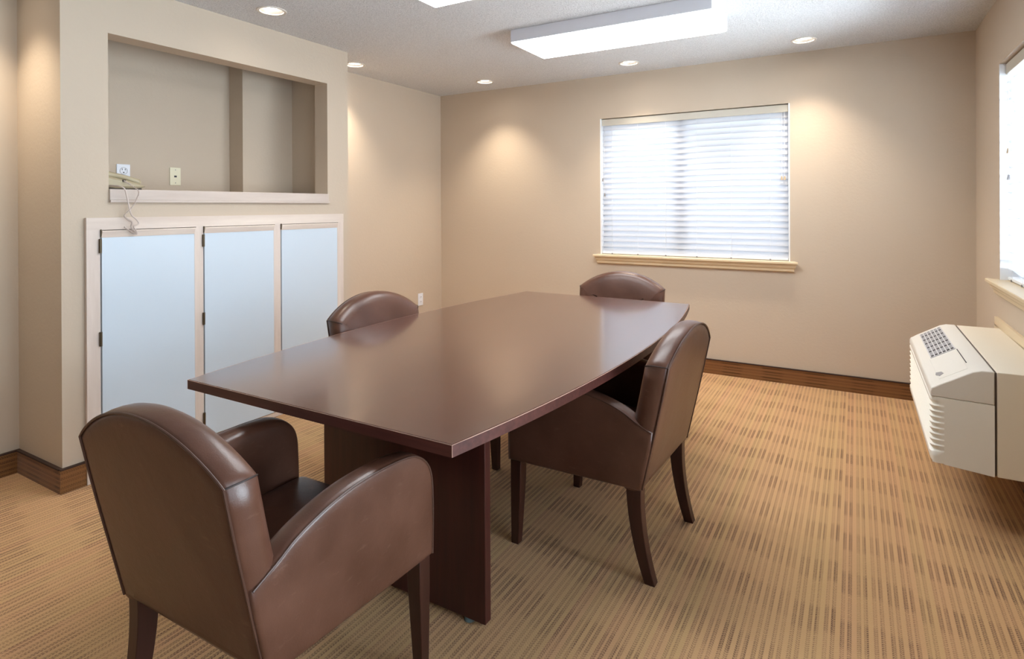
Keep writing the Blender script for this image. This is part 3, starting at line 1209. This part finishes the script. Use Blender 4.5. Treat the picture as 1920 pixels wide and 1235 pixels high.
def on_slope(x, y, lift=0.0):
    return Vector((AX(x) - 0.51 * lift, y, AZ(SL(x)) + 0.86 * lift))


GY0, GY1, GX0, GX1 = -0.085, ayh - 0.055, 0.308, 0.398


def patch(bm, x0, x1, y0, y1, lift, thick):
    v = [on_slope(x, y, l) for x in (x0, x1) for y in (y0, y1) for l in (lift - thick, lift)]
    vs = [bm.verts.new(p) for p in v]
    for f in ((0, 1, 3, 2), (4, 6, 7, 5), (0, 4, 5, 1), (2, 3, 7, 6), (0, 2, 6, 4), (1, 5, 7, 3)):
        bm.faces.new([vs[i] for i in f])


bm = bmesh.new()
patch(bm, GX0, GX1, GY0, GY1, 0.0012, 0.006)
gr = obj('air_grille', bm, M_DARK, cov, smooth=0)
bm = bmesh.new()
for i in range(7):
    x = GX0 + (GX1 - GX0) * i / 6
    patch(bm, x - 0.0022, x + 0.0022, GY0, GY1, 0.0040, 0.006)
for i in range(7):
    y = GY0 + (GY1 - GY0) * i / 6
    patch(bm, GX0, GX1, y - 0.004, y + 0.004, 0.0036, 0.006)
obj('grille_vanes', bm, M_VANE, cov, smooth=0)
bm = bmesh.new()
for i in range(6):
    w = (GY1 - GY0) / 6
    y = GY0 + w * i
    patch(bm, GX0, GX1, y + w * 0.40, y + w * 0.99, 0.0020, 0.004)
obj('grille_blades', bm, M_BLADE, cov, smooth=0)
bm = bmesh.new()
patch(bm, 0.300, 0.396, -ayh + 0.07, GY0 - 0.012, 0.0014, 0.004)
obj('control_door', bm, M_PTAC_TOP, cov, smooth=0, bevel=0.0012)
bm = bmesh.new()
patch(bm, 0.401, 0.404, -ayh + 0.16, GY0 - 0.02, 0.0022, 0.004)
obj('door_slot', bm, M_DARK, cov, smooth=0)
bm = bmesh.new()
pts = [(0.300, -0.355), (0.318, -0.372), (0.322, -0.405), (0.306, -0.425), (0.300, -0.400), (0.296, -0.385)]
A = [bm.verts.new(on_slope(x, y, 0.0024)) for x, y in pts]
B = [bm.verts.new(on_slope(x, y, -0.002)) for x, y in pts]
for i in range(len(pts)):
    j = (i + 1) % len(pts)
    bm.faces.new((A[i], A[j], B[j], B[i]))
bm.faces.new(A)
bm.faces.new(B[::-1])
obj('finger_recess', bm, M_TASSEL_G, cov, smooth=0, label='small grey finger recess')
# painted casing round the sleeve
bm = bmesh.new()
for (a, b, c, d) in ((AY0 - 0.12, AY1 + 0.12, 0.661, 0.706), (AY0 - 0.12, AY0 - 0.002, 0.18, 0.661), (AY1 + 0.002, AY1 + 0.12, 0.18, 0.661)):
    box(bm, XR - 0.016, XR - 0.0005, a, b, c, d)
obj('trim_2', bm, M_SILL, kind='structure', smooth=0, bevel=0.003)

# ------------------------------------------------------------------ wall plates
pl = thing('wall_outlet', 'white double power outlet low on the recessed left wall', 'power outlet', (XL, 4.446, 0.428))
obj('cover_plate', boxes((0.0005, 0.006, -0.036, 0.036, -0.058, 0.058)), M_PLATE_W, pl, smooth=0, bevel=0.002)
for dz in (-0.022, 0.022):
    s = obj('socket', boxes((0.006, 0.0085, -0.016, 0.016, dz - 0.013, dz + 0.013)), M_PLATE_W, pl, smooth=0, bevel=0.002)
    obj('slot', boxes((0.0085, 0.009, -0.008, -0.005, dz - 0.003, dz + 0.006), (0.0085, 0.009, 0.005, 0.008, dz - 0.003, dz + 0.006)), M_SLOT, s, smooth=0)

pl = thing('wall_outlet', 'white single power outlet on the niche back wall above the telephone', 'power outlet', (-3.80, 1.870, 1.546))
obj('cover_plate', boxes((0.0005, 0.006, -0.038, 0.038, -0.040, 0.036)), M_PLATE_W, pl, smooth=0, bevel=0.002)
bm = bmesh.new()
cyl(bm, (0.0, -0.004), 0.020, 0.020, 0.0055, 0.008, 24, axis='X')
so = obj('socket', bm, M_PLATE_W, pl, bevel=0.001)
bm = boxes((0.008, 0.0088, -0.010, -0.007, 0.000, 0.010), (0.008, 0.0088, 0.007, 0.010, 0.000, 0.010), (0.008, 0.0088, -0.003, 0.003, -0.017, -0.010))
obj('slot', bm, M_SLOT, so, smooth=0)
bm = bmesh.new()
tube(bm, [(0.0082, 0.0205 * math.cos(2 * PI * i / 24), -0.004 + 0.0205 * math.sin(2 * PI * i / 24)) for i in range(24)], 0.0009, 6, True)
obj('socket_rim', bm, M_TASSEL_G, pl)

pl = thing('phone_jack_plate', 'ivory jack plate on the niche back wall, right of the white outlet', 'wall plate', (-3.80, 2.182, 1.522))
obj('cover_plate', boxes((0.0005, 0.006, -0.035, 0.035, -0.057, 0.057)), M_PLATE_I, pl, smooth=0, bevel=0.002)
obj('jack', boxes((0.006, 0.0075, -0.008, 0.008, -0.006, 0.005)), M_SLOT, pl, smooth=0, label='small dark jack')
for z in (-0.042, 0.042):
    bm = bmesh.new()
    cyl(bm, (0, z), 0.0032, 0.0028, 0.006, 0.0075, 12, axis='X')
    obj('screw', bm, M_TASSEL_G, pl)

# ------------------------------------------------------------------ desk telephone on the ledge
LZ = 1.412
ph = thing('desk_telephone', 'beige corded desk telephone at the left end of the niche ledge', 'telephone', (-3.335, 1.625, LZ), R(0))
# body: wedge, highest at the near (left) end
bm = bmesh.new()
sec = []
ylen = [(-0.118, 0.045, 0.080), (-0.10, 0.012, 0.084), (-0.05, 0.008, 0.072), (0.02, 0.008, 0.058), (0.075, 0.009, 0.044), (0.105, 0.012, 0.033), (0.118, 0.018, 0.024)]
for (y, zb0, zt0) in ylen:
    k = 1.0 if abs(y) < 0.1 else 0.93
    w = 0.088 * k
    c = min(0.010, (zt0 - zb0) * 0.35)
    y = y * 0.84 - 0.016
    zt0 *= 0.84
    sec.append([bm.verts.new(p) for p in ((-w + c, y, zb0), (w - c, y, zb0), (w, y, zb0 + c), (w, y, zt0 - c), (w - c, y, zt0), (-w + c, y, zt0), (-w, y, zt0 - c), (-w, y, zb0 + c))])
for a, b in zip(sec, sec[1:]):
    for i in range(8):
        j = (i + 1) % 8
        bm.faces.new((a[i], a[j], b[j], b[i]))
bm.faces.new(sec[0][::-1])
bm.faces.new(sec[-1])
body = obj('body', bm, M_PHONE, ph, smooth=35, bevel=0.002)
obj('base', boxes((-0.078, 0.078, -0.098, 0.070, 0.0, 0.0118)), M_PHONE_D, ph, smooth=0, bevel=0.002)
# handset lying across the long side nearest the room
bm = bmesh.new()
hp = [(-0.135, 0.086), (-0.118, 0.094), (-0.085, 0.096), (-0.03, 0.091), (0.03, 0.079), (0.075, 0.064), (0.10, 0.055), (0.114, 0.046)]
hr = [0.013, 0.019, 0.018, 0.0135, 0.0125, 0.015, 0.018, 0.011]
cp = catmull([(0.055, y * 0.80 - 0.020, z * 0.80) for y, z in hp], 4)
rr = []
for i in range(len(hr) - 1):
    for k in range(4):
        rr.append(hr[i] + (hr[i + 1] - hr[i]) * k / 4)
rr.append(hr[-1])
tube(bm, cp, rr, 14)
hs = obj('handset', bm, M_PHONE, ph, smooth=60)
obj('cord_socket', boxes((0.086, 0.0915, -0.030, -0.016, 0.040, 0.052)), M_PHONE_D, ph, smooth=0)
# line cord and the kinked coil cord, hanging over the ledge against the wall face
ox, oy, oz = 3.335, -1.625, -LZ
F = XN + 0.046


def W(x, y, z):
    return (x + ox, y + oy, z + oz)


from_px = []
bm = bmesh.new()
c1 = [(-3.27, 1.51, 1.424), (-3.20, 1.516, 1.430), (F, 1.540, 1.420), (F + 0.002, 1.555, 1.380), (F, 1.566, 1.330), (F, 1.578, 1.285), (F, 1.600, 1.262), (F, 1.612, 1.240),
      (F, 1.590, 1.225), (F, 1.600, 1.205), (F, 1.606, 1.190)]
tube(bm, catmull([W(*p) for p in c1], 8), 0.0034, 8)
obj('line_cord', bm, M_PHONE_CORD, ph)
bm = bmesh.new()
c2 = [(-3.246, 1.602, 1.458), (-3.21, 1.612, 1.440), (F, 1.612, 1.405), (F + 0.002, 1.606, 1.372), (F, 1.590, 1.335), (F, 1.568, 1.305), (F, 1.545, 1.280), (F, 1.560, 1.262),
      (F, 1.580, 1.248), (F, 1.576, 1.225), (F, 1.588, 1.205), (F, 1.604, 1.190), (F, 1.585, 1.192), (F, 1.560, 1.212), (F, 1.545, 1.224)]
cc = catmull([W(*p) for p in c2], 14)
coil = []
nrm = Vector((0, 1, 0))
for i, p in enumerate(cc):
    tt = (cc[min(i + 1, len(cc) - 1)] - cc[max(i - 1, 0)])
    tt.normalize()
    side = tt.cross(Vector((1, 0, 0)))
    side = side.normalized() if side.length > 1e-4 else Vector((0, 1, 0))
    oth = tt.cross(side).normalized()
    steps = 3
    for k in range(steps):
        q = cc[i] + (cc[min(i + 1, len(cc) - 1)] - cc[i]) * (k / steps)
        a = (i * steps + k) * 2 * PI / 6.0
        coil.append(q + side * 0.0032 * math.cos(a) + oth * 0.0032 * math.sin(a))
tube(bm, coil, 0.0013, 5)
obj('coil_cord', bm, M_PHONE_CORD, ph)
